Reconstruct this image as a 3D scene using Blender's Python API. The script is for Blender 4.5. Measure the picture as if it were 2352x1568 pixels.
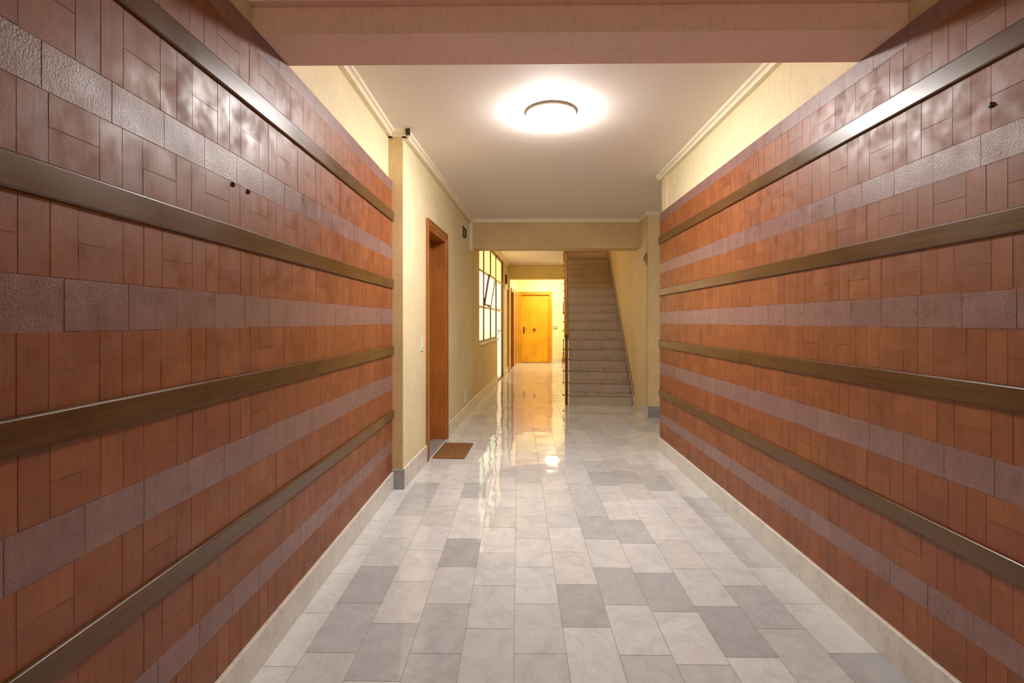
import bpy, math, random
from mathutils import Vector, Matrix
R = math.radians
for o in list(bpy.data.objects): bpy.data.objects.remove(o)
scene = bpy.context.scene
col = scene.collection
random.seed(7)

# ---------------------------------------------------------------- camera
F, VX, VY, H = 1120.0, 1190.0, 738.0, 1.3
cam = bpy.data.cameras.new('camera'); cam_o = bpy.data.objects.new('camera', cam); col.objects.link(cam_o)
cam.sensor_width = 36.0; cam.lens = 36.0*F/2352; cam.clip_start = 0.02; cam.clip_end = 200
cam.shift_y = -(784-VY)/2352
cam_o.location = (0, 0, H); cam_o.rotation_euler = (R(90), 0, math.atan((VX-1176)/F))
scene.camera = cam_o
# ---------------------------------------------------------------- view and world (daylight behind the frosted window)
scene.view_settings.view_transform = 'Standard'; scene.view_settings.look = 'None'
scene.view_settings.exposure = 0.0; scene.view_settings.gamma = 1.0; scene.view_settings.use_curve_mapping = False
world = bpy.data.worlds.new('world'); scene.world = world; world.use_nodes = True
world.node_tree.nodes['Background'].inputs[0].default_value = (1.0, 0.93, 0.80, 1)
world.node_tree.nodes['Background'].inputs[1].default_value = 3.0
# ---------------------------------------------------------------- lamp strengths (used in the lamps' own builders)
MAIN_LAMP, ENTRY_LAMP, FAR_LAMP, STAIR_LAMP = 215.0, 115.0, 265.0, 85.0

# ================================================================ materials
def newmat(name):
    m = bpy.data.materials.new(name); m.use_nodes = True
    nt = m.node_tree; b = nt.nodes['Principled BSDF']
    return m, nt, b
def N(nt, t, **k):
    n = nt.nodes.new(t)
    for a, v in k.items():
        if a.startswith('i_'): n.inputs[a[2:].replace('_', ' ')].default_value = v
        else: setattr(n, a, v)
    return n
def noise(nt, scale, detail=4, vec=None, rough=0.55, dist=0.0):
    n = N(nt, 'ShaderNodeTexNoise'); n.inputs['Scale'].default_value = scale; n.inputs['Detail'].default_value = detail
    n.inputs['Roughness'].default_value = rough; n.inputs['Distortion'].default_value = dist
    if vec is not None: nt.links.new(vec, n.inputs['Vector'])
    return n
def objvec(nt, scale=(1, 1, 1)):
    tc = N(nt, 'ShaderNodeTexCoord'); mp = N(nt, 'ShaderNodeMapping'); mp.inputs['Scale'].default_value = scale
    nt.links.new(tc.outputs['Object'], mp.inputs['Vector']); return mp.outputs['Vector']
def ramp(nt, fac, stops):
    r = N(nt, 'ShaderNodeValToRGB'); nt.links.new(fac, r.inputs['Fac'])
    e = r.color_ramp.elements
    while len(e) < len(stops): e.new(0.5)
    for i, (p, c) in enumerate(stops): e[i].position = p; e[i].color = (*c, 1) if len(c) == 3 else c
    return r.outputs['Color']
def mix(nt, a, b, fac, mode='MIX'):
    m = N(nt, 'ShaderNodeMix', data_type='RGBA', blend_type=mode)
    for s, v in ((m.inputs[6], a), (m.inputs[7], b), (m.inputs[0], fac)):
        if hasattr(v, 'is_linked'): nt.links.new(v, s)
        else: s.default_value = v if not isinstance(v, tuple) or len(v) == 4 else (*v, 1)
    return m.outputs[2]
def bump(nt, b, h, strength, dist, prev=None):
    n = N(nt, 'ShaderNodeBump'); n.inputs['Strength'].default_value = strength; n.inputs['Distance'].default_value = dist
    nt.links.new(h, n.inputs['Height'])
    if prev is not None: nt.links.new(prev, n.inputs['Normal'])
    nt.links.new(n.outputs['Normal'], b.inputs['Normal']); return n.outputs['Normal']

def stucco(name, c, var=0.10, bs=0.5, bd=0.004, rough=0.6, sc=(34, 34, 13)):
    m, nt, b = newmat(name)
    v = objvec(nt); vs = objvec(nt, sc)
    n1 = noise(nt, 2.2, 5, v); dark = tuple(x*(1-var) for x in c); lite = tuple(min(1, x*(1+var*0.6)) for x in c)
    base = ramp(nt, n1.outputs['Fac'], [(0.3, dark), (0.7, lite)])
    n2 = noise(nt, 1.0, 6, vs, 0.62)
    spec = ramp(nt, n2.outputs['Fac'], [(0.25, tuple(x*0.86 for x in (1, 1, 1))), (0.5, (1, 1, 1))])
    nt.links.new(mix(nt, base, spec, 1.0, 'MULTIPLY'), b.inputs['Base Color'])
    b.inputs['Roughness'].default_value = rough
    bump(nt, b, n2.outputs['Fac'], bs, bd)
    return m
def plain(name, c, rough=0.5, metal=0.0, var=0.06, sc=12, coat=0.0):
    m, nt, b = newmat(name)
    n = noise(nt, sc, 4, objvec(nt))
    nt.links.new(ramp(nt, n.outputs['Fac'], [(0.3, tuple(x*(1-var) for x in c)), (0.7, tuple(min(1, x*(1+var)) for x in c))]), b.inputs['Base Color'])
    b.inputs['Roughness'].default_value = rough; b.inputs['Metallic'].default_value = metal; b.inputs['Coat Weight'].default_value = coat
    return m
def wood(name, c0, c1, rough=0.25, coat=0.3, axis='y', sc=1.0, bs=0.05):
    m, nt, b = newmat(name)
    s = {'y': (60, 2.2, 60), 'z': (60, 60, 2.2), 'x': (2.2, 60, 60)}[axis]
    v = objvec(nt, tuple(x*sc for x in s)); n = noise(nt, 1.0, 5, v, 0.6, 0.1)
    n2 = noise(nt, 3.0, 3, objvec(nt))
    base = ramp(nt, n.outputs['Fac'], [(0.25, c0), (0.75, c1)])
    nt.links.new(mix(nt, base, ramp(nt, n2.outputs['Fac'], [(0.3, (.75, .75, .75)), (.7, (1, 1, 1))]), 1.0, 'MULTIPLY'), b.inputs['Base Color'])
    nt.links.new(ramp(nt, n2.outputs['Fac'], [(0.3, (rough*.8,)*3), (0.7, (rough*1.3,)*3)]), b.inputs['Roughness'])
    b.inputs['Coat Weight'].default_value = coat; b.inputs['Coat Roughness'].default_value = 0.15
    bump(nt, b, n.outputs['Fac'], bs, 0.001)
    return m
def tile_mat(name, lo, mid, hi, rough, bscale, bstr, bdist, speck=None, streak=False):
    m, nt, b = newmat(name)
    g = N(nt, 'ShaderNodeNewGeometry'); v = objvec(nt)
    base = ramp(nt, g.outputs['Random Per Island'], [(0.0, lo), (0.35, mid), (0.75, mid), (1.0, hi)])
    n1 = noise(nt, 7.0, 6, v, 0.65)                                   # wear and stains of each wall
    base = mix(nt, base, ramp(nt, n1.outputs['Fac'], [(0.32, (.82, .79, .77)), (0.52, (1, 1, 1))]), 0.75, 'MULTIPLY')
    sv = objvec(nt, (90, 90, 5)); n3 = noise(nt, 1.0, 4, sv)
    base = mix(nt, base, ramp(nt, n3.outputs['Fac'], [(0.3, (.80, .78, .76)), (0.6, (1, 1, 1))]), 0.8, 'MULTIPLY')
    n6 = noise(nt, 22, 5, v, 0.7); base = mix(nt, base, ramp(nt, n6.outputs['Fac'], [(0.3, (.82, .80, .78)), (0.65, (1.12, 1.12, 1.12))]), 0.8, 'MULTIPLY')
    n4 = noise(nt, 5.0, 8, objvec(nt, (1, 1.6, 1)), 0.75, 0.6)
    base = mix(nt, base, (.62, .50, .43), ramp(nt, n4.outputs['Fac'], [(0.66, (0, 0, 0)), (0.78, (.32, .32, .32))]))
    if speck:
        n5 = noise(nt, 260, 2, v); base = mix(nt, base, ramp(nt, n5.outputs['Fac'], [(0.35, (.62, .58, .6)), (0.6, (1.0, 1.0, 1.0))]), 0.8, 'MULTIPLY')
    nt.links.new(base, b.inputs['Base Color'])
    nr = noise(nt, 14, 3, v)
    nt.links.new(ramp(nt, nr.outputs['Fac'], [(0.3, (rough*.75,)*3), (0.75, (min(1, rough*1.35),)*3)]), b.inputs['Roughness'])
    b.inputs['Specular IOR Level'].default_value = 0.7
    nb = noise(nt, bscale, 5, objvec(nt, (1, 1, 0.45) if streak else (1, 1, 1)), 0.6)
    bump(nt, b, nb.outputs['Fac'], bstr, bdist)
    return m

M = {}
M['orange'] = tile_mat('terracotta_tile', (.235, .062, .014), (.272, .076, .017), (.315, .095, .023), .47, 70, .25, .0015, streak=True)
M['mauve'] = tile_mat('mauve_tile', (.275, .142, .125), (.30, .158, .140), (.325, .175, .155), .34, 170, .60, .002, speck=True)
M['grout'] = plain('tile_grout', (.30, .125, .075), .8, var=.45, sc=9)
M['rail'] = wood('dark_varnished_wood', (.085, .033, .007), (.165, .070, .015), .30, .12, 'y')
M['cream'] = stucco('cream_stucco', (.83, .71, .44), .08, .60, .005)
M['tan'] = stucco('ochre_stucco', (.68, .49, .25), .10, .45, .004)
M['yellow'] = stucco('yellow_paint', (.76, .62, .26), .10, .30, .003)
M['passage'] = stucco('warm_ochre_paint', (.80, .62, .34), .08, .30, .003)
M['paleyellow'] = stucco('pale_yellow_paint', (.84, .74, .42), .05, .2, .003)
M['beam'] = stucco('beam_paint', (.90, .61, .50), .05, .35, .003, sc=(60, 20, 14))
M['ceiling'] = plain('ceiling_paint', (.87, .795, .73), .75, var=.012, sc=2)
M['trim'] = plain('cream_moulding', (.86, .78, .58), .4, var=.05)
M['white_plastic'] = plain('white_plastic', (.78, .74, .62), .35)
M['black'] = plain('black_iron', (.025, .018, .014), .4)
M['brown_iron'] = plain('brown_painted_iron', (.13, .045, .015), .35)
M['brass'] = plain('aged_brass', (.16, .10, .04), .3, .7)
M['door_leaf'] = wood('brown_door_veneer', (.34, .15, .035), (.44, .20, .050), .32, .2, 'z')
M['door_frame'] = wood('orange_brown_wood', (.36, .11, .018), (.50, .165, .028), .30, .25, 'z')
M['far_leaf'] = wood('honey_door_veneer', (.74, .37, .004), (.82, .43, .006), .45, .1, 'z', .5, .03)
M['far_frame'] = wood('honey_frame_wood', (.64, .29, .006), (.74, .36, .010), .4, .1, 'z', .5)
M['handrail'] = wood('reddish_handrail_wood', (.40, .13, .018), (.50, .18, .028), .28, .4, 'y')

def marble(name, tone, attr=None, rough=0.09, wavy=False, vein=(.50, .52, .55)):
    m, nt, b = newmat(name); v = objvec(nt)
    big = noise(nt, 2.6, 8, v, 0.6, 1.6); mot = noise(nt, 9, 6, v, 0.6, 0.8); fine = noise(nt, 60, 3, v)
    if attr:
        at = N(nt, 'ShaderNodeAttribute', attribute_name=attr); base = at.outputs['Color']
    else:
        rgb = N(nt, 'ShaderNodeRGB'); rgb.outputs[0].default_value = (*tone, 1); base = rgb.outputs[0]
    base = mix(nt, base, ramp(nt, big.outputs['Fac'], [(0.44, (1, 1, 1)), (0.50, (.86, .87, .88)), (0.56, (1, 1, 1))]), 0.6, 'MULTIPLY')
    base = mix(nt, base, ramp(nt, mot.outputs['Fac'], [(0.32, (.86, .865, .87)), (0.62, (1.0, 1.0, 1.0))]), 0.9, 'MULTIPLY')
    base = mix(nt, base, ramp(nt, fine.outputs['Fac'], [(0.3, (.90, .90, .90)), (0.6, (1.0, 1.0, 1.0))]), 0.7, 'MULTIPLY')
    nt.links.new(base, b.inputs['Base Color'])
    nt.links.new(ramp(nt, mot.outputs['Fac'], [(0.3, (rough*.7,)*3), (0.75, (rough*1.6,)*3)]), b.inputs['Roughness'])
    b.inputs['Specular IOR Level'].default_value = 0.62
    if wavy:
        w = noise(nt, 1.0, 2, objvec(nt, (3.4, 2.2, 1)), 0.45)
        bump(nt, b, w.outputs['Fac'], 1.0, 0.0045)
    return m
M['floor'] = marble('floor_marble', None, 'tone', 0.035, True)
M['joint'] = plain('floor_joint', (.34, .32, .30), .8)
M['skirt'] = marble('skirting_marble', (.78, .73, .65), rough=.3)
M['skirt_grey'] = marble('grey_skirting_marble', (.36, .35, .35), rough=.3)
M['stair'] = marble('stair_marble', (.42, .33, .26), rough=.28)
M['stair_riser'] = marble('stair_riser_marble', (.58, .46, .37), rough=.35)

def emis(name, c, s):
    m, nt, b = newmat(name); b.inputs['Base Color'].default_value = (.9, .9, .9, 1); b.inputs['Roughness'].default_value = .3
    b.inputs['Emission Color'].default_value = (*c, 1); b.inputs['Emission Strength'].default_value = s
    return m
def frosted(name, c):
    m = bpy.data.materials.new(name); m.use_nodes = True; nt = m.node_tree; nt.nodes.clear()
    out = N(nt, 'ShaderNodeOutputMaterial'); t = N(nt, 'ShaderNodeBsdfTranslucent'); gl = N(nt, 'ShaderNodeBsdfGlossy'); mx = N(nt, 'ShaderNodeMixShader')
    n = noise(nt, 6, 3, objvec(nt)); nt.links.new(ramp(nt, n.outputs['Fac'], [(.3, tuple(x*.9 for x in c)), (.7, c)]), t.inputs['Color'])
    gl.inputs['Roughness'].default_value = .25; mx.inputs[0].default_value = .06
    nt.links.new(t.outputs[0], mx.inputs[1]); nt.links.new(gl.outputs[0], mx.inputs[2]); nt.links.new(mx.outputs[0], out.inputs['Surface'])
    return m
M['pane_warm'] = frosted('frosted_pane_warm', (.95, .80, .48))
M['pane_pink'] = frosted('frosted_pane_rosy', (.92, .80, .68))
M['pane_green'] = frosted('frosted_pane_greenish', (.80, .84, .66))

# mat of coir
def coir():
    m, nt, b = newmat('coir_fibre'); n = noise(nt, 45, 6, objvec(nt), .7)
    nt.links.new(ramp(nt, n.outputs['Fac'], [(.3, (.14, .055, .012)), (.7, (.34, .16, .045))]), b.inputs['Base Color'])
    b.inputs['Roughness'].default_value = .95; bump(nt, b, n.outputs['Fac'], .8, .006); return m
M['coir'] = coir()

# ================================================================ mesh helpers
class MB:
    def __init__(s): s.v = []; s.f = []; s.mi = []; s.cur = 0; s.sm = []
    def add(s, vs, fs, smooth=False):
        o = len(s.v); s.v += [tuple(x) for x in vs]
        for f in fs: s.f.append([i+o for i in f]); s.mi.append(s.cur); s.sm.append(smooth)
    def box(s, x0, x1, y0, y1, z0, z1, T=None):
        vs = [Vector((x, y, z)) for z in (z0, z1) for y in (y0, y1) for x in (x0, x1)]
        if T: vs = [T @ v for v in vs]
        s.add(vs, [(0, 2, 3, 1), (4, 5, 7, 6), (0, 1, 5, 4), (2, 6, 7, 3), (0, 4, 6, 2), (1, 3, 7, 5)])
    def prism(s, poly, z0, z1):                       # poly: list of (x, y)
        n = len(poly); vs = [(x, y, z0) for x, y in poly]+[(x, y, z1) for x, y in poly]
        s.add(vs, [tuple(range(n))[::-1], tuple(range(n, 2*n))]+[(i, (i+1) % n, n+(i+1) % n, n+i) for i in range(n)])
    def extrude(s, prof, a, b, right, up=Vector((0, 0, 1))):   # profile of (r, u) swept from a to b
        n = len(prof); a = Vector(a); b = Vector(b)
        vs = [p+right*r+up*u for p in (a, b) for r, u in prof]
        s.add(vs, [tuple(range(n))[::-1], tuple(range(n, 2*n))]+[(i, (i+1) % n, n+(i+1) % n, n+i) for i in range(n)])
    def lathe(s, prof, c=(0, 0, 0), n=32, axis='z', smooth=True):
        vs = []
        for r, h in prof:
            for k in range(n):
                a = 2*math.pi*k/n; p = (r*math.cos(a), r*math.sin(a), h)
                if axis == 'y': p = (p[0], p[2], p[1])
                if axis == 'x': p = (p[2], p[0], p[1])
                vs.append((c[0]+p[0], c[1]+p[1], c[2]+p[2]))
        fs = []
        for j in range(len(prof)-1):
            for k in range(n): fs.append((j*n+k, j*n+(k+1) % n, (j+1)*n+(k+1) % n, (j+1)*n+k))
        s.add(vs, fs, smooth)
        s.add(vs[:n], [tuple(range(n))[::-1]]); s.add(vs[-n:], [tuple(range(n))])
    def tube(s, a, b, r, n=10, r2=None):
        a = Vector(a); b = Vector(b); d = (b-a).normalized(); u = d.orthogonal().normalized(); w = d.cross(u); r2 = r2 or r
        vs = [a+(u*math.cos(2*math.pi*k/n)+w*math.sin(2*math.pi*k/n))*r for k in range(n)]+[b+(u*math.cos(2*math.pi*k/n)+w*math.sin(2*math.pi*k/n))*r2 for k in range(n)]
        s.add(vs, [(k, (k+1) % n, n+(k+1) % n, n+k) for k in range(n)], True); s.add(vs[:n], [tuple(range(n))[::-1]]); s.add(vs[n:], [tuple(range(n))])
    def build(s, name, mats, parent=None, bevel=0, fix=True):
        me = bpy.data.meshes.new(name); me.from_pydata(s.v, [], s.f)
        if not isinstance(mats, (list, tuple)): mats = [mats]
        for m in mats: me.materials.append(m)
        for p, mi, sm in zip(me.polygons, s.mi, s.sm): p.material_index = mi; p.use_smooth = sm
        me.validate(); me.update()
        if fix:
            import bmesh
            bm = bmesh.new(); bm.from_mesh(me); bmesh.ops.recalc_face_normals(bm, faces=bm.faces); bm.to_mesh(me); bm.free()
        o = bpy.data.objects.new(name, me); col.objects.link(o)
        if parent: o.parent = parent
        if bevel:
            b = o.modifiers.new('bevel', 'BEVEL'); b.width = bevel; b.segments = 2; b.limit_method = 'ANGLE'; b.angle_limit = R(40)
        return o
def struct(o, label=None):
    o['kind'] = 'structure'
    if label: o['label'] = label
    return o
def tag(o, label, cat, group=None):
    o['label'] = label; o['category'] = cat
    if group: o['group'] = group
    return o
def empty(name, loc=(0, 0, 0), T=None):
    o = bpy.data.objects.new(name, None); col.objects.link(o)
    if T is not None: o.matrix_world = T
    else: o.location = loc
    return o
def frame_T(p, d, z=0):            # local x along wall direction d, local y into the wall (to the left of d for the left walls), z up
    d = Vector((d[0], d[1], 0)).normalized(); yv = Vector((-d.y, d.x, 0))
    return Matrix(((d.x, yv.x, 0, p[0]), (d.y, yv.y, 0, p[1]), (0, 0, 1, z), (0, 0, 0, 1)))

# ================================================================ plan of the place (metres; y runs down the corridor)
XL, XR = -0.977, 1.428            # tile faces
YL, YR = 3.775, 4.935             # ends of the tiled walls
ZC, ZP = 2.78, 2.388              # ceiling, top of the tile panels
YB = -3.4                         # entrance wall behind the camera
A0 = Vector((-0.892, 3.80)); tA = 0.0607
A1 = Vector((A0.x+tA*(7.2-3.88), 7.2)); A0.x = A0.x+tA*(3.80-3.88)
tB = 0.080; B1 = Vector((A1.x+tB*(15.3-7.2), 15.3))
dA = (A1-A0).normalized(); dB = (B1-A1).normalized()
tS = 0.093; S0 = Vector((0.807, 7.66)); aS = Vector((tS, 1)).normalized(); nS = Vector((aS.y, -aS.x)); SW = 0.957
YF = 15.3

# ---------------------------------------------------------------- floor of marble slabs
def floor():
    W, L = 0.205, 0.337
    ph = {-4: 2.58, -3: 2.43, -2: 2.58, -1: 2.40, 0: 2.583, 1: 2.415, 2: 2.58, 3: 2.53, 4: 2.237, 5: 2.414, 6: 2.60}
    special = {(-2, 2.7): .33, (-4, 2.4): .37, (1, 2.25): .38, (2, 3.2): .44, (2, 2.4): .44, (3, 2.35): .40, (4, 2.1): .34, (5, 2.25): .38,
               (6, 1.8): .30, (6, 2.8): .43, (6, 3.1): .45, (6, 3.4): .41, (3, 2.95): .45, (3, 3.9): .40, (4, 3.95): .38, (5, 3.9): .42, (-2, 3.75): .36,
               (-4, 3.4): .43, (-4, 3.75): .40, (-2, 2.1): .43, (-3, 1.9): .42, (-4, 2.1): .42, (-2, 1.8): .40, (1, 2.6): .70, (0, 2.75): .70, (-1, 2.6): .64,
               (1, 3.0): .72, (3, 2.65): .70, (4, 2.65): .66, (4, 3.0): .70, (5, 2.6): .64, (5, 3.0): .66, (-3, 2.6): .66, (-3, 2.25): .62, (2, 2.75): .70, (0, 2.1): .60,
               (-1, 2.2): .60, (0, 1.8): .56, (-1, 1.8): .58, (6, 2.3): .60, (5, 1.9): .54, (4, 2.45): .64}
    mb = MB(); tones = []
    for k in range(-7, 14):
        x0 = -0.016+W*k; x1 = x0+W
        p = ph.get(k, random.uniform(0, L)); j0 = math.floor((YB-0.4-p)/L)
        y = p+j0*L
        while y < 16.2:
            y1 = y+L; t = random.choice([.62, .66, .70, .64, .68, .72, .56, .67, .60, .70])
            for (kk, yy), v in special.items():
                if kk == k and y < yy < y1: t = v
            t = .74+(t-.66)*(.70 if t < .5 else .9)
            hue = random.uniform(-1, 1)
            c = (t*(.975+.010*hue), t*(0.98), t*(.975-.02*hue))
            if t < .60: c = (t*.96, t*.98, t*1.0)
            g = .0009; e = .0006; dz = [random.uniform(-.0001, .0001) for _ in range(4)]
            xs = (x0+g, x1-g); ys = (y+g, y1-g)
            mb.add([(xs[0], ys[0], -.004), (xs[1], ys[0], -.004), (xs[1], ys[1], -.004), (xs[0], ys[1], -.004),
                    (xs[0]+e, ys[0]+e, dz[0]), (xs[1]-e, ys[0]+e, dz[1]), (xs[1]-e, ys[1]-e, dz[2]), (xs[0]+e, ys[1]-e, dz[3])],
                   [(4, 5, 6, 7), (0, 1, 5, 4), (1, 2, 6, 5), (2, 3, 7, 6), (3, 0, 4, 7)])
            tones += [c]*5
            y = y1
    mb.cur = 1; mb.box(-1.6, 2.9, YB-.4, 16.3, -.12, -.0012); tones += [(.2, .19, .18)]*6
    o = mb.build('floor', [M['floor'], M['joint']], fix=False)
    ca = o.data.attributes.new('tone', 'FLOAT_COLOR', 'FACE')
    for i, c in enumerate(tones): ca.data[i].color = (*c, 1)
    struct(o, 'polished pale marble slab floor')
floor()

# ---------------------------------------------------------------- tiled corridor walls
MAUVE = [(2.388, 2.309), (1.877, 1.777), (1.393, 1.278), (.888, .774), (.384, .290)]
RAILS = [(2.152, 2.078), (1.627, 1.555), (1.114, 1.041), (.615, .548)]
SK = .137
def tiled_wall(name, x, sgn, y1, shift):
    # sgn +1: faces +x (left wall)
    mb = MB(); t = .010
    def tile(ya, yb, za, zb):
        if yb > y1: yb = y1
        if yb-ya < .01: return
        g = .0004; e = .0006; d = random.uniform(-.0004, .0004)
        tl = [random.uniform(-.0004, .0004) for _ in range(4)]
        P = [(ya+g, za+g), (yb-g, za+g), (yb-g, zb-g), (ya+g, zb-g)]; Q = [(ya+g+e, za+g+e), (yb-g-e, za+g+e), (yb-g-e, zb-g-e), (ya+g+e, zb-g-e)]
        vs = [(x-sgn*t, a, b) for a, b in P]+[(x+sgn*(d+tl[i]), a, b) for i, (a, b) in enumerate(Q)]
        fs = [(4, 5, 6, 7), (0, 1, 5, 4), (1, 2, 6, 5), (2, 3, 7, 6), (3, 0, 4, 7)]
        if sgn < 0: fs = [f[::-1] for f in fs]
        mb.add(vs, fs)
    edges = [ZP]
    mb.cur = 1
    for i, (b, a) in enumerate(MAUVE):
        y = YB+.05*i*shift
        while y < y1: tile(y, y+.1735, a, b); y += .1735
    mb.cur = 0
    zs = [(MAUVE[0][1], RAILS[0][0]+.0)]
    for i in range(4):
        zs.append((RAILS[i][1], MAUVE[i+1][0])); 
        zs.append((MAUVE[i+1][1], RAILS[i+1][0] if i < 3 else SK))
    zs = [(b, a) for b, a in zs]
    for i, (zt, zb) in enumerate(zs):
        y = YB-.26+.067*((i*2) % 4)*shift; c = 0
        while y < y1:
            if random.random() < .06: tile(y, y+.0655, zb, zt); y += .0655
            tile(y, y+.0655, zb, zt); tile(y+.0655, y+.131, zb, zt)
            zm = (zt+zb)/2+random.uniform(-.004, .004)
            tile(y+.131, y+.255, zb, zm); tile(y+.131, y+.255, zm, zt)
            y += .255
    mb.cur = 2
    xa, xb = sorted((x-sgn*.0008, x-sgn*.030)); mb.box(xa, xb, YB, y1, SK-.01, ZP)
    # wall body behind and above the tiles
    mb.cur = 3
    xa, xb = sorted((x-sgn*.030, x-sgn*.25)); mb.box(xa, xb, YB, y1, 0, 3.1)
    o = mb.build(name, [M['orange'], M['mauve'], M['grout'], M['cream']], fix=False)
    return struct(o, 'corridor wall of terracotta and mauve tile bands with cream plaster above')
tiled_wall('wall_left', XL, 1, YL, 1.0)
tiled_wall('wall_right', XR, -1, YR, 1.3)

RN = ['topmost', 'second from top', 'third from top', 'lowest']
def rails(x, sgn, y1, side):
    for i, (zt, zb) in enumerate(RAILS):
        mb = MB(); h = zt-zb; T = .020; c = .006
        T = .013; c = .006; q = [0, .5, .8, .95, 1]; arc = [(1-math.cos(R(a)), math.sin(R(a))) for a in (0, 18, 36, 54, 72, 90)]
        prof = [(-.003, 0), (T-.004, 0), (T, .004)]+[(T-c*u, h-c+c*w) for u, w in arc]+[(-.003, h)]
        mb.extrude([(r*sgn, u) for r, u in prof], (x, YB, zb), (x, y1, zb), Vector((1, 0, 0)))
        o = mb.build('wooden_rail', M['rail'])
        tag(o, f'{RN[i]} of the dark varnished wooden rails along the {side} tiled wall', 'rail', f'wooden rails along the {side} tiled wall')
def plug(x, sgn, y, z, label):
    mb = MB(); mb.lathe([(.009, 0), (.009, sgn*.003), (.005, sgn*.005), (.004, sgn*.009)], (x, y, z), 14, 'x')
    tag(mb.build('wall_plug', M['black']), label, 'plug')
plug(XL, 1, 1.658, 1.769, 'small dark wall plug in the left tiles, the one nearer the viewer of the pair')
plug(XL, 1, 1.751, 1.769, 'small dark wall plug in the left tiles, the one nearer the pilaster of the pair')
plug(XR, -1, 1.488, 1.952, 'single small dark wall plug below the topmost rail of the right tiled wall')
rails(XL, 1, YL-.001, 'left'); rails(XR, -1, YR, 'right')

def skirting(name, p0, p1, h=SK, t=.016, mat='skirt', base=0.0, label='pale marble skirting'):   # wall face on the line p0-p1, sticks out to the right of p0->p1
    p0 = Vector(p0); p1 = Vector(p1); d = (p1-p0).normalized(); r = Vector((d.y, -d.x, 0))
    mb = MB(); mb.extrude([(0, 0), (t, 0), (t, h-.004), (t-.004, h), (0, h)], (p0.x, p0.y, base), (p1.x, p1.y, base), r)
    return struct(mb.build(name, M[mat]), label)
skirting('baseboard_left', (XL-.012, YB), (XL-.012, YL-.002), t=.026)
skirting('baseboard_right', (XR+.012, YR), (XR+.012, YB), t=.026)

# pilaster at the end of the left tiled wall + the angled wall with the brown door
def wall_open(name, p0, p1, thick, z0, z1, openings, mat, reveal=None):
    p0 = Vector(p0); p1 = Vector(p1); L = (p1-p0).length; T = frame_T(p0, p1-p0)
    xs = sorted({0, L, *[o[0] for o in openings], *[o[1] for o in openings]}); mb = MB()
    for a, b in zip(xs, xs[1:]):
        m = (a+b)/2; spans = [(z0, z1)]
        for o in openings:
            if o[0] <= m <= o[1]:
                ns = []
                for s, e in spans:
                    if o[2] > s: ns.append((s, min(e, o[2])))
                    if o[3] < e: ns.append((max(s, o[3]), e))
                spans = [q for q in ns if q[1]-q[0] > 1e-4]
        for s, e in spans: mb.box(a, b, 0, thick, s, e, T)
    return struct(mb.build(name, M[mat]))
def sA(y): return (y-A0.y)/dA.y
def sB(y): return (y-A1.y)/dB.y
o = wall_open('wall_left_doorway', A0, A1, .24, 0, 3.0, [(sA(4.56), sA(5.36), 0, 2.20)], 'cream'); o['label'] = 'cream stucco wall with the brown door'
mb = MB(); mb.prism([(XL-.25, 3.778), (A0.x, 3.778), (A0.x, 3.802), (A0.x-.24, 4.0), (XL-.25, 4.0)], 0, 3.0)
struct(mb.build('wall_left_pilaster', M['tan']), 'narrow ochre pilaster face at the end of the left tiles')
skirting('baseboard_left_pilaster', (XL-.012, 3.778), (A0.x+.016, 3.778), h=.155, t=.018, mat='skirt_grey', label='grey marble skirting block of the pilaster')

def pA(s_, off=0): p = A0+dA*s_; return (p.x-off*dA.y, p.y+off*dA.x)     # off > 0 is into the wall
def pB(s_, off=0): p = A1+dB*s_; return (p.x-off*dB.y, p.y+off*dB.x)
LA = (A1-A0).length; LB = (B1-A1).length
skirting('baseboard_left_near_door', pA(-.02), pA(sA(4.50)), h=.155, label='grey-white marble skirting before the brown door')
skirting('baseboard_left_past_door', pA(sA(5.425)), pA(LA), h=.150)

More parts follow.
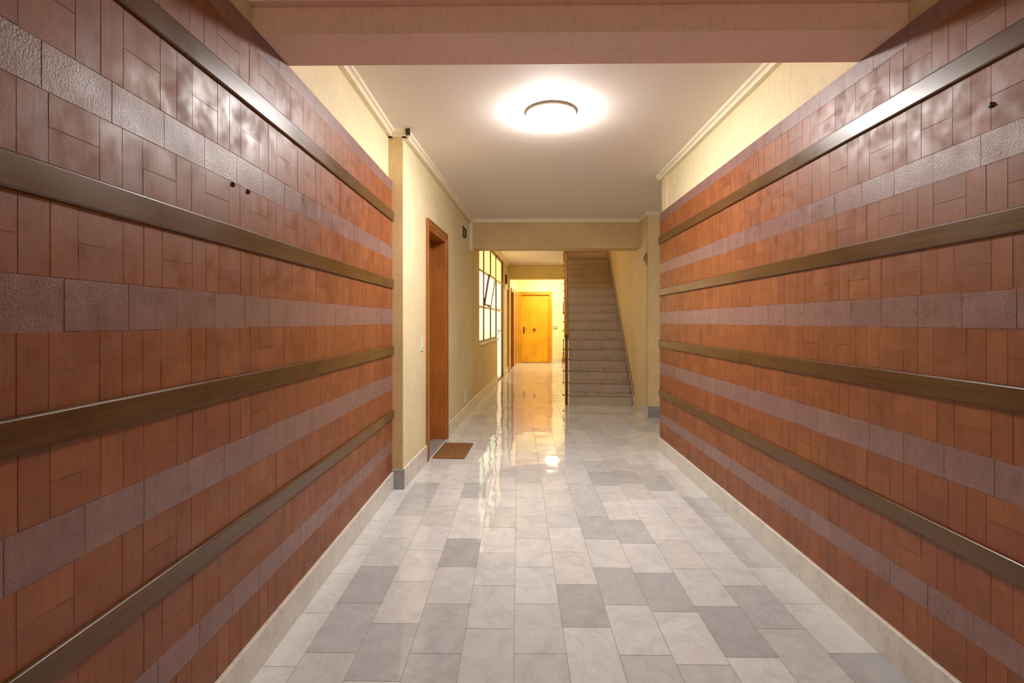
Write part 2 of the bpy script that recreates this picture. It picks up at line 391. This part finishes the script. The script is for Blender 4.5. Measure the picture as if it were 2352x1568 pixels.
def door(name, T, w, h, leaf_m, frame_m, cas=.06, depth=.13, jamb=.035, label='', knob=None, plate=None, peep=False, sill=None, rose=False):
    """T: origin at the near bottom corner of the opening on the wall face, x along wall, y into wall"""
    r = struct(empty(name, T=T), label)
    # casing
    mb = MB()
    for a, b in ((-cas, 0), (w, w+cas)): mb.box(a, b, -.018, 0.0, 0, h+cas)
    mb.box(0, w, -.018, 0.0, h, h+cas)
    for a, b in ((-cas, -cas+.014), (w+cas-.014, w+cas)): mb.box(a, b, -.026, -.018, 0, h+cas)
    mb.box(-cas, w+cas, -.026, -.018, h+cas-.014, h+cas)
    mb.build('casing', frame_m, r, bevel=.003)
    mb = MB()
    mb.box(.0005, jamb, -.012, depth+.05, 0, h-.0005); mb.box(w-jamb, w-.0005, -.012, depth+.05, 0, h-.0005); mb.box(jamb, w-jamb, -.012, depth+.05, h-jamb, h-.0005)
    mb.box(jamb-.002, w-jamb+.002, depth+.043, depth+.05, 0, .03); mb.box(jamb, jamb+.02, depth+.043, depth+.05, .03, h-jamb); mb.box(w-jamb-.02, w-jamb, depth+.043, depth+.05, .03, h-jamb); mb.box(jamb, w-jamb, depth+.043, depth+.05, h-jamb-.02, h-jamb); mb.build('jamb', frame_m, r, bevel=.002)
    mb = MB(); mb.box(jamb+.003, w-jamb-.003, depth, depth+.042, .012, h-jamb-.003)
    leaf = mb.build('door_leaf', leaf_m, r, bevel=.003)
    if sill:
        mb = MB(); mb.box(0.001, w-.001, -.01, depth+.05, .0, .010); mb.build('threshold', sill, r)
    if knob:
        kx, kz = knob
        mb = MB(); mb.lathe([(.026, -.004), (.026, -.010), (.012, -.014), (.010, -.035), (.024, -.046), (.028, -.058), (.018, -.068), (.002, -.070)], (kx, depth, kz), 20, 'y'); mb.build('door_knob', M['brass'], leaf)
    if rose:
        mb = MB(); mb.lathe([(.046, 0), (.046, -.003), (.040, -.004)], (knob[0], depth, knob[1]), 24, 'y'); mb.build('knob_rose', M['brown_iron'], leaf)
    if plate:
        kx, kz = plate
        mb = MB(); mb.box(kx-.022, kx+.022, depth-.006, depth, kz-.11, kz+.11); mb.tube((kx, depth-.005, kz+.03), (kx, depth-.05, kz+.03), .009); mb.tube((kx, depth-.05, kz+.03), (kx+.10, depth-.05, kz+.03), .009)
        mb.build('door_handle', M['brass'], leaf)
    if peep:
        mb = MB(); mb.lathe([(.012, -.002), (.012, -.006), (.004, -.007)], (w/2, depth, 1.5), 16, 'y'); mb.build('peephole', M['brass'], leaf)
    return r
p = pA(sA(4.56)); door('door_1', frame_T(p, dA), .80/dA.y, 2.20, M['door_leaf'], M['door_frame'], depth=.135, label='brown wooden door in an orange-brown frame, opening off the left cream wall', knob=(.12, 1.08), sill=M['skirt_grey'])

# light switch before the door, blank plate low beyond it
def plate(name, T, w, h, t, mat, label, cat, rocker=None, parts=True):
    r = tag(empty(name, T=T), label, cat)
    mb = MB(); mb.box(-w/2, w/2, -t, 0, -h/2, h/2); mb.build('face_plate', mat, r, bevel=.003)
    if rocker:
        for i in range(rocker):
            ww = w*.62/rocker; x0 = -w*.31+i*ww
            mb = MB(); mb.box(x0+.001, x0+ww-.001, -t-.005, -t, -h*.26, h*.26); mb.build('switch_rocker', M['trim'], r, bevel=.0015)
    return r
plate('light_switch', frame_T(pA(sA(4.36)), dA, 1.10), .078, .125, .010, M['white_plastic'], 'small cream light switch on the plaster just before the brown door', 'switch', 2)
r = tag(empty('blanking_plate', T=frame_T(pA(sA(6.66)), dA, .275)), 'white blank wall plate low above the skirting beyond the brown door', 'plate')
mb = MB(); mb.box(-.07, .07, -.012, 0, -.085, .085); mb.build('cover', M['white_plastic'], r, bevel=.004)
for dz in (-.06, .06): mb = MB(); mb.lathe([(.005, -.012), (.005, -.014), (.002, -.0145)], (0, 0, dz), 10, 'y'); mb.build('screw', M['trim'], r)
r = tag(empty('wall_bracket', T=frame_T(pA(sA(6.50)), dA, 2.49)), 'small black iron bracket high on the cream wall between brown door and beam', 'bracket')
mb = MB(); mb.box(-.035, .035, -.012, 0, -.07, .085); mb.build('back_plate', M['black'], r, bevel=.004)
mb = MB(); mb.tube((0, -.01, .05), (0, -.035, .03), .012); mb.tube((0, -.035, .035), (0, -.035, -.055), .012); mb.tube((0, -.035, -.05), (0, -.012, -.075), .014); mb.build('hook', M['black'], r)

# doormat
r = Vector((dA.y, -dA.x)); a = Vector(pA(sA(4.62)))+r*.03; L_, W_ = .57, .31
def matT(): return Matrix(((dA.x, r.x, 0, a.x), (dA.y, r.y, 0, a.y), (0, 0, 1, .001), (0, 0, 0, 1)))
dm = tag(empty('doormat', T=matT()), 'brown coir doormat on the marble floor at the brown door', 'doormat')
mb = MB(); mb.box(0, L_, 0, W_, 0, .004); mb.build('mat_backing', M['brown_iron'], dm)
mb = MB(); n = 46; m_ = 26
for i in range(n+1):
    for j in range(m_+1):
        mb.v.append((.003+(L_-.006)*i/n+random.uniform(-.001, .001), .003+(W_-.006)*j/m_+random.uniform(-.001, .001), .004 if i in (0, n) or j in (0, m_) else .014+random.uniform(-.002, .002)))
for i in range(n):
    for j in range(m_): q = i*(m_+1)+j; mb.f.append((q, q+m_+1, q+m_+2, q+1)); mb.mi.append(0); mb.sm.append(True)
mb.build('coir_pile', M['coir'], dm, fix=False)

# ---------------------------------------------------------------- far left wall: window, glazed door, two far doors
W0, W1, WD = sB(7.93), sB(11.50), sB(10.33)
SILL, WTOP = .95, 2.70
FA0, FA1, FB0, FB1 = sB(13.32), sB(14.08), sB(14.62), sB(15.18)
o = wall_open('wall_left_window', A1, B1, .20, 0, 3.0, [(W0, WD, SILL, WTOP), (WD, W1, 0, WTOP), (FA0, FA1, 0, 2.16), (FB0, FB1, 0, 2.16)], 'passage')
o['label'] = 'yellow painted wall of the far passage with window and doors'
skirting('baseboard_left_window', pB(0), pB(WD-.01), h=.15)
skirting('baseboard_left_past_window', pB(W1+.01), pB(sB(12.5)), h=.15)
T = frame_T(A1, dB); win = struct(empty('window_1', T=T), 'frosted multi-pane passage window with dark mullions and one tilted-open pane')
REC = .04
def bar(name, mat, boxes, parent, bevel=.003):
    mb = MB()
    for b in boxes: mb.box(*b)
    return mb.build(name, mat, parent, bevel=bevel)
xs = [W0, sB(8.60), sB(9.48), WD]; TR1, TR2 = 1.55, 2.17
bar('window_frame', M['brown_iron'], [(W0, W0+.03, REC-.02, REC+.03, SILL, WTOP), (W0+.03, WD, REC-.02, REC+.03, WTOP-.03, WTOP-.0005), (W0+.03, WD, REC-.02, REC+.03, SILL, SILL+.025)], win)
for x in xs[1:3]: bar('mullion', M['brown_iron'], [(x-.012, x+.012, REC-.022, REC+.014, SILL+.025, WTOP-.03)], win)
for z in (TR1, TR2): bar('transom', M['trim'], [(W0+.03, WD-.02, REC-.014, REC+.014, z-.018, z+.018)], win)
bar('window_sill', M['trim'], [(W0-.03, WD+.01, -.03, REC-.02, SILL-.035, SILL)], win)
def panes(parent, cols, rows, skip=()):
    for j, (za, zb, mat) in enumerate(rows):
        mb = MB()
        for i, (xa, xb) in enumerate(cols):
            if (i, j) in skip: continue
            mb.box(xa+.012, xb-.012, REC, REC+.005, za+.015, zb-.015)
        if mb.v: mb.build('window_pane', mat, parent)
rows = [(SILL+.01, TR1, M['pane_green']), (TR1, TR2, M['pane_pink']), (TR2, WTOP-.01, M['pane_warm'])]
panes(win, list(zip(xs, xs[1:])), rows, skip={(1, 1)})
# tilted hopper sash in the middle row
hs = bar('sash', M['brown_iron'], [(0, .035, 0, .03, 0, .56), (xs[2]-xs[1]-.075, xs[2]-xs[1]-.04, 0, .03, 0, .56), (.035, xs[2]-xs[1]-.075, 0, .03, 0, .03), (.035, xs[2]-xs[1]-.075, 0, .03, .53, .56)], win)
hs.location = (xs[1]+.02, REC-.03, TR1+.03); hs.rotation_euler = (R(9), 0, 0)
mb = MB(); mb.box(.03, xs[2]-xs[1]-.07, .012, .017, .025, .535); g = mb.build('sash_pane', M['pane_pink'], hs)
mb = MB(); mb.tube((.06, .02, .50), (.42, .055, .56), .006); mb.build('stay_arm', M['brown_iron'], hs)
mb = MB(); mb.box(.38, .46, -.03, 0, -.012, .018); mb.build('latch', M['brass'], hs)
# glazed door beside the window
gd = struct(empty('door_2', T=frame_T(pB(WD), dB)), 'full-height glazed door with dark brown frame at the end of the passage window')
wd = W1-WD
bar('door_frame', M['brown_iron'], [(-.012, .012, REC-.016, REC+.02, 0, WTOP-.0005), (wd-.11, wd-.0005, REC-.03, REC+.05, 0, WTOP-.0005), (-.012, .024, REC-.024, REC-.016, SILL, TR2), (.02, wd-.05, REC-.03, REC+.04, WTOP-.04, WTOP-.0005), (.02, wd-.05, REC-.02, REC+.03, .0, .03)], gd)
for z in (TR1, TR2): bar('transom', M['trim'], [(.02, wd-.05, REC-.02, REC+.025, z-.022, z+.022)], gd)
for za, zb, mt in [(.03, TR1-.02, 'pane_pink'), (TR1+.02, TR2-.02, 'pane_pink'), (TR2+.02, WTOP-.04, 'pane_warm')]:
    mb = MB(); mb.box(.02, wd-.05, REC, REC+.005, za, zb); mb.build('door_pane', M[mt], gd)
mb = MB(); mb.box(.035, .05, REC-.06, REC-.05, 1.0, 1.15); mb.tube((.042, REC-.055, 1.1), (.042, REC-.10, 1.1), .008); mb.tube((.042, REC-.10, 1.1), (.15, REC-.10, 1.1), .008); mb.build('door_handle', M['brass'], gd)

door('door_3', frame_T(pB(FA0), dB), FA1-FA0, 2.16, M['door_leaf'], M['door_frame'], cas=.05, depth=.08, label='dark brown side door on the left of the lit far room')
door('door_4', frame_T(pB(FB0), dB), FB1-FB0, 2.16, M['far_leaf'], M['far_frame'], cas=.05, depth=.06, label='narrow honey-coloured side door in the far left corner')
# pilaster and beam across the passage
PX = A1.x+tB*(12.5-7.2)
mb = MB(); mb.prism([(PX-.05, 12.46), (PX+.05, 12.46), (PX+.07, 12.74), (PX-.05, 12.74)], 0, ZC)
struct(mb.build('wall_passage_pilaster', M['yellow']), 'yellow pilaster at the end of the passage')
skirting('baseboard_passage_pilaster', (PX-.03, 12.46), (PX+.06, 12.46), h=.15, t=.012)
mb = MB(); mb.tube((PX+.0, 12.43, .15), (PX+.0, 12.43, 2.36), .011); mb.build('tmp', M['black']).name = 'downpipe'
tag(bpy.data.objects['downpipe'], 'thin dark vertical pipe on the yellow pilaster at the end of the passage', 'pipe')
r = tag(empty('wall_box', T=frame_T(pB(sB(11.95)), dB, 2.32)), 'small dark box with a cream lid high on the wall past the window', 'box')
mb = MB(); mb.box(-.05, .05, -.05, 0, -.10, .12); mb.build('housing', M['brown_iron'], r, bevel=.004)
mb = MB(); mb.box(-.055, .055, -.065, -.05, -.24, .125); mb.build('lid', M['trim'], r, bevel=.004)

# ---------------------------------------------------------------- far room
XW = 3.0
def box_struct(name, args, mat, label=None):
    mb = MB(); mb.box(*args); return struct(mb.build(name, mat), label)
DX0, DX1, DH = .070, 1.005, 2.17
mb = MB(); mb.box(-.4, DX0, YF, YF+.2, 0, 3.0); mb.box(DX1, XW, YF, YF+.2, 0, 3.0); mb.box(DX0, DX1, YF, YF+.2, DH, 3.0)
struct(mb.build('wall_far', M['paleyellow']), 'pale yellow far wall with the honey-coloured door')
T = Matrix(((1, 0, 0, DX0), (0, 1, 0, YF), (0, 0, 1, 0), (0, 0, 0, 1)))
door('door_5', T, DX1-DX0, DH, M['far_leaf'], M['far_frame'], cas=.06, depth=.06, label='honey-coloured flush entrance door with a central knob on the far wall', knob=((DX1-DX0)*.47, 1.04), plate=(.11, 1.03), rose=True)
mb = MB(); mb.extrude([(0, 0), (.016, 0), (.016, .14), (0, .14)], (DX1+.06, YF, 0), (XW, YF, 0), Vector((0, -1, 0))); struct(mb.build('baseboard_far', M['skirt']))
r = plate('light_switch', Matrix(((1, 0, 0, 1.165), (0, 1, 0, YF), (0, 0, 1, 1.105), (0, 0, 0, 1))), .118, .085, .012, M['brown_iron'], 'square light switch with dark rim right of the honey-coloured far door', 'switch')
mb = MB(); mb.box(-.040, .040, -.017, -.012, -.026, .026); mb.build('switch_rocker', M['white_plastic'], r, bevel=.001)
r = tag(empty('picture_frame', (1.515, YF, 1.74)), 'dark framed pale notice on the far wall, half hidden by the stair railing', 'picture')
mb = MB()
for b in ((-.115, -.09, -.17, .17), (.09, .115, -.17, .17), (-.09, .09, -.17, -.145), (-.09, .09, .145, .17)): mb.box(b[0], b[1], -.02, 0, b[2], b[3])
mb.build('frame', M['black'], r, bevel=.002)
mb = MB(); mb.box(-.09, .09, -.008, 0, -.145, .145); mb.build('backing_sheet', M['white_plastic'], r)
# broom by the far wall
br = tag(empty('broom', (1.415, YF-.10, 0)), 'dark upright broom standing against the far wall beside the staircase', 'broom')
mb = MB(); mb.lathe([(.055, .0), (.060, .03), (.050, .16), (.028, .26), (.020, .30)], (0, 0, 0), 20); mb.build('bristles', M['door_leaf'], br)
mb = MB(); mb.lathe([(.024, .29), (.022, .34), (.012, .36), (.012, .66), (.018, .67), (.018, .69), (.006, .70)], (0, 0, 0), 16); mb.build('broom_handle', M['black'], br)
box_struct('wall_far_right', (XW, XW+.2, 11.9, YF+.2, 0, 3.0), M['paleyellow'])

# beams
mb = MB(); mb.box(A1.x-.10, 1.86, 7.05, 7.32, 2.357, ZC); struct(mb.build('beam_stairs', M['tan']), 'plastered beam across the corridor before the stairs')
mb = MB(); mb.prism([(PX-.03, 12.48), (2.0, 12.48), (2.0, 12.72), (PX-.03, 12.72)], 2.385, ZC); struct(mb.build('beam_passage', M['yellow']), 'yellow beam across the end of the passage')
mb = MB()
mb.box(XL-.04, XR+.04, 1.838, 2.066, 2.388, 2.50); mb.box(XL-.04, XR+.04, .90, 2.03, 2.490, 3.0)
mb = MB(); mb.prism([(XL-.029, 1.838), (XR+.029, 1.838), (XR+.029, 2.066), (XL-.029, 2.066)], 2.3885, 2.492); mb.prism([(XL-.029, 1.805), (XR+.029, 1.805), (XR+.029, 2.066), (XL-.029, 2.066)], 2.492, 3.0)
struct(mb.build('beam_near', M['beam']), 'thick stepped plaster beam crossing just ahead')
# ceilings
mb = MB(); mb.box(-1.3, 2.6, 2.06, 7.2, ZC, ZC+.2); struct(mb.build('ceiling', M['ceiling']), 'pale painted ceiling around the round lamp')
mb = MB(); mb.box(-1.3, 2.6, YB-.2, 1.81, 2.95, 3.15); struct(mb.build('ceiling_entrance', M['ceiling']))
q0 = S0-nS*.10; q1 = q0+aS*(11.9-q0.y)/aS.y
mb = MB(); mb.prism([(-1.0, 7.2), (q0.x-.04, 7.2), (q1.x+.028, 12.2), (XW+.1, 12.2), (XW+.1, YF+.2), (-1.0, YF+.2)], ZC, ZC+.2); struct(mb.build('ceiling_passage', M['ceiling']), 'ceiling of the far passage')

# right side beyond the tiles: recess, pilaster, stair wall
box_struct('wall_right_return', (XR+.02, 2.6, YR-.15, YR-.0005, 0, 3.0), M['cream'])
box_struct('wall_recess_right', (2.4, 2.6, YR-.1, 6.7, 0, 3.0), M['cream'])
s1 = S0+nS*(SW+.025)
def stairwall(t): p = s1+aS*t; return (p.x, p.y)
e0 = stairwall(0); e1 = stairwall(8.2)
mb = MB(); mb.prism([(1.757, 6.60), (2.45, 6.60), (2.45, 7.0), (e1[0]+.3, e1[1]), e1, e0, (1.757, 7.30)], 0, 5.8)
struct(mb.build('wall_right_stairs', M['passage']), 'yellow plastered wall along the right of the stairs')
skirting('baseboard_right_pilaster', (1.745, 6.60), (2.4, 6.60), h=.155, t=.016, mat='skirt_grey')
skirting('baseboard_right_stairs', (e0[0], e0[1]), (1.757, 6.585), h=.15, t=.014)
mb = MB(); mb.box(1.742, 1.757, 6.61, 6.66, .155, ZC-.05); struct(mb.build('trim_corner', M['tan']), 'ochre corner strip of the right pilaster')
r = tag(empty('wall_hook', (1.742, 6.63, 2.16)), 'small dark brown fitting high on the pilaster edge right of the stairs', 'hook')
mb = MB(); mb.box(-.012, 0, -.03, .03, -.09, .08); mb.build('back_plate', M['door_frame'], r, bevel=.003)
mb = MB(); mb.tube((-.01, 0, .04), (-.03, 0, .02), .008); mb.tube((-.03, 0, .02), (-.03, 0, -.05), .008); mb.build('peg', M['brown_iron'], r)

# ---------------------------------------------------------------- staircase
TS = Matrix(((nS.x, aS.x, 0, S0.x), (nS.y, aS.y, 0, S0.y), (0, 0, 1, 0), (0, 0, 0, 1)))    # local x across, y up the flight
NR, RI, GO = 18, .1667, .25
st = tag(empty('staircase', T=TS), 'straight flight of worn greyish marble steps rising beside the passage', 'staircase')
for i in range(1, NR):
    mb = MB(); z = RI*i; y = GO*(i-1)
    mb.box(-.012, SW, y-.022, y+GO+.012, z-.032, z)
    mb.build('tread', M['stair'], st, bevel=.003)
    mb = MB(); mb.box(0, SW, y, y+.02, z-RI+(.0 if i > 1 else 0.0), z-.032); mb.build('riser', M['stair_riser'], st)
mb = MB(); mb.box(0, SW, GO*(NR-1), GO*(NR-1)+.02, RI*(NR-1), RI*NR-.03); mb.build('riser', M['stair_riser'], st)
# masonry body below the flight
mb = MB(); prof = [(0.022, 0.0), (GO*(NR-1), 0.0), (GO*(NR-1), RI*(NR-1)-.034)]
pr = [(.021, 0)]
for i in range(1, NR): pr += [(GO*(i-1)+.021, RI*i-.033), (GO*i+.02, RI*i-.033)]
pr += [(GO*(NR-1)+.02, 0)]
n = len(pr); vs = [(x, y, z) for x in (.004, SW-.002) for y, z in pr]
mb.add(vs, [tuple(range(n)), tuple(range(n, 2*n))[::-1]]+[(i, n+i, n+(i+1) % n, (i+1) % n) for i in range(n)])
mb.build('stair_body', M['yellow'], st)
# skirting stepping up the wall
mb = MB(); pr = [(0.03, 0), (-.05, .0), (-.05, .17), (-.02, .28)]
pr += [(GO*(NR-1), RI*(NR-1)+.30), (GO*(NR-1), RI*(NR-1))]
for i in range(NR-1, 0, -1): pr += [(GO*(i-1)+.0, RI*i+.001), (GO*(i-1)+.0, RI*(i-1)+.001)] if i > 1 else [(0.0, RI+.001), (0.0, 0)]
pr2 = [(-.05, 0), (-.05, .17), (-.02, .26), (GO*(NR-1), RI*(NR-1)+.27), (GO*(NR-1), RI*(NR-1)-.1)]
n = len(pr2); vs = [(x, y, z) for x in (SW+.001, SW+.018) for y, z in pr2]
mb.add(vs, [tuple(range(n)), tuple(range(n, 2*n))[::-1]]+[(i, n+i, n+(i+1) % n, (i+1) % n) for i in range(n)])
mb.build('stair_skirting', M['stair'], st)
# landing and closed stairwell above
def prismS(name, x0, x1, y0, y1, z0, z1, mat, label=None):
    mb = MB(); mb.box(x0, x1, y0, y1, z0, z1, TS); return struct(mb.build(name, mat), label)
YT = GO*(NR-1)+.022
prismS('floor_landing', -.1, SW+.02, YT, YT+1.8, 2.985, 3.0, M['stair'])
prismS('wall_stairwell_left', -.26, -.10, -.36, YT+2.0, ZC+.2, 5.7, M['yellow'])
prismS('wall_stairwell_back', -.26, SW+.4, YT+1.8, YT+2.0, 2.9, 5.7, M['yellow'])
prismS('ceiling_stairwell', -.4, SW+.4, -.6, YT+2.0, 5.6, 5.75, M['ceiling'])
mb = MB(); mb.box(.4, 2.2, 7.10, 7.32, ZC, 5.75); struct(mb.build('wall_stairwell_front', M['yellow']))

# railing: newel, raking wooden handrail, side-fixed iron balusters
rl = tag(empty('stair_railing', T=TS), 'dark iron stair railing with a reddish wooden handrail on the open side of the stairs', 'railing')
xr = -.048
mb = MB(); mb.box(xr-.022, xr+.022, -.045, .0, 0, 1.04); mb.lathe([(.030, 1.04), (.034, 1.055), (.030, 1.075), (.018, 1.09), (.004, 1.095)], (xr, -.022, 0), 20); mb.build('newel_post', M['brown_iron'], rl, bevel=.004)
sl = RI/GO
mb = MB(); prof = [(-.030, 0), (.030, 0), (.035, .014), (.032, .034), (.016, .046), (-.016, .046), (-.032, .034), (-.035, .014)]
mb.extrude(prof, (xr, -.03, 1.05), (xr, GO*(NR-1)+.1, 1.05+sl*(GO*(NR-1)+.13)), Vector((1, 0, 0)))
mb.build('handrail', M['handrail'], rl)
for i in range(1, NR):
    y = GO*(i-1)+.12; z = RI*i
    mb = MB(); mb.tube((xr, y, z-.06), (xr, y, 1.05+sl*(y+.03)+.005), .009, 8)
    mb.lathe([(.010, z+.42), (.017, z+.45), (.010, z+.48)], (xr, y, 0), 10)
    b_ = mb.build('baluster', M['brown_iron'], rl)
    mb = MB(); mb.tube((xr-.045, y, z-.04), (-.0, y, z-.04), .007, 8); mb.lathe([(.004, -.062), (.014, -.056), (.014, -.046), (.006, -.04)], (xr, y, z-.04), 10, 'x'); mb.build('fixing_stud', M['brown_iron'], b_)
mb = MB(); mb.tube((xr, -.02, .20), (xr, GO*(NR-1), .20+sl*(GO*(NR-1)+.02)), .008, 8); mb.build('bottom_rail', M['brown_iron'], rl)

# ---------------------------------------------------------------- ceiling mouldings
def moulding(name, pts, w=.055, h=.055, side=1, z=ZC, label='cream ceiling moulding'):
    mb = MB(); P = [Vector(p) for p in pts]
    for a, b in zip(P, P[1:]):
        d = (b-a).normalized(); r = Vector((d.y, -d.x, 0))*side
        mb.extrude([(-.002, 0), (-.002, -h), (w*.62, -h), (w*.72, -h*.55), (w, -h*.45), (w, 0)], (a.x, a.y, z), (b.x, b.y, z), r)
    return struct(mb.build(name, M['trim']), label)
moulding('trim_1', [(XL-.03, 2.07), (XL-.03, 3.776)], side=1)
moulding('trim_2', [(XL-.03, 3.778), (A0.x+.055, 3.778)], side=1)
moulding('trim_3', [(A0.x, 3.745), (A1.x, 7.05)], side=1)
moulding('trim_4', [(XR+.03, 2.07), (XR+.03, YR+.05)], side=-1)
moulding('trim_5', [(A1.x, 7.05), (1.757, 7.05)], w=.035, h=.05)
moulding('trim_6', [(1.757, 7.05), (1.757, 6.60), (2.4, 6.60)], w=.03, h=.05)
moulding('trim_7', [(XR+.03, YR), (2.4, YR)], side=-1)
moulding('trim_8', [pB(.25), pB(sB(12.46))], w=.05, h=.06)
moulding('trim_9', [(PX-.04, 12.46), (2.0, 12.46)], w=.03, h=.04)
bk = pA(LA-.16)
mb = MB(); T = frame_T(pA(LA-.20), dA)
mb.box(0, .15, -.045, 0, 2.33, ZC-.0505, T); o = mb.build('cable_duct', M['trim'], bevel=.004); tag(o, 'short cream vertical duct in the corner where wall and beam meet', 'duct')
mb = MB(); mb.box(A0.x+.035, A0.x+.068, 3.715, 3.745, ZC-.05, ZC-.004); o = mb.build('cable_clip', M['black'], bevel=.003); tag(o, 'tiny dark clip on the ceiling moulding at the pilaster corner', 'clip')

# ---------------------------------------------------------------- round ceiling lamps
def ceiling_lamp(loc, r, strength, color, label, parts=True, lampname='ceiling_lamp'):
    e = tag(empty(lampname, loc), label, 'lamp')
    mb = MB(); mb.lathe([(r*.92, 0), (r*.96, -.002), (r*.99, -.010), (r*1.0, -.018), (r*.975, -.020)], (0, 0, 0), 48); mb.build('base_ring', M['white_plastic'], e)
    n = 14; prof = [(r*.97*math.cos(a*math.pi/2/n), -.0202-.062*math.sin(a*math.pi/2/n)) for a in range(n)]+[(.004, -.0823)]
    mb = MB(); mb.lathe(prof, (0, 0, 0), 48); mb.build('diffuser', emis('lamp_glow_'+label.split()[0], color, strength), e)
    return e
ceiling_lamp((.232, 3.45, ZC), .178, MAIN_LAMP, (1.0, .965, .93), 'white round domed ceiling lamp glowing in the middle of the corridor ceiling')
ceiling_lamp((.985, 14.15, ZC), .18, FAR_LAMP, (1.0, .86, .54), 'yellowish round ceiling lamp hidden behind the passage beam, seen mirrored in the floor')
ceiling_lamp((.232, -3.05, 2.95), .178, ENTRY_LAMP, (1.0, .90, .78), 'dim round ceiling lamp near the entrance')
ceiling_lamp((TS @ Vector((.45, 3.1, 5.6)))[:], .16, STAIR_LAMP, (1.0, .70, .34), 'warm round ceiling lamp above the staircase')

# entrance wall behind the camera
box_struct('wall_entrance', (XL-.25, XR+.25, YB-.2, YB, 0, 3.15), M['cream'], 'cream entrance wall')
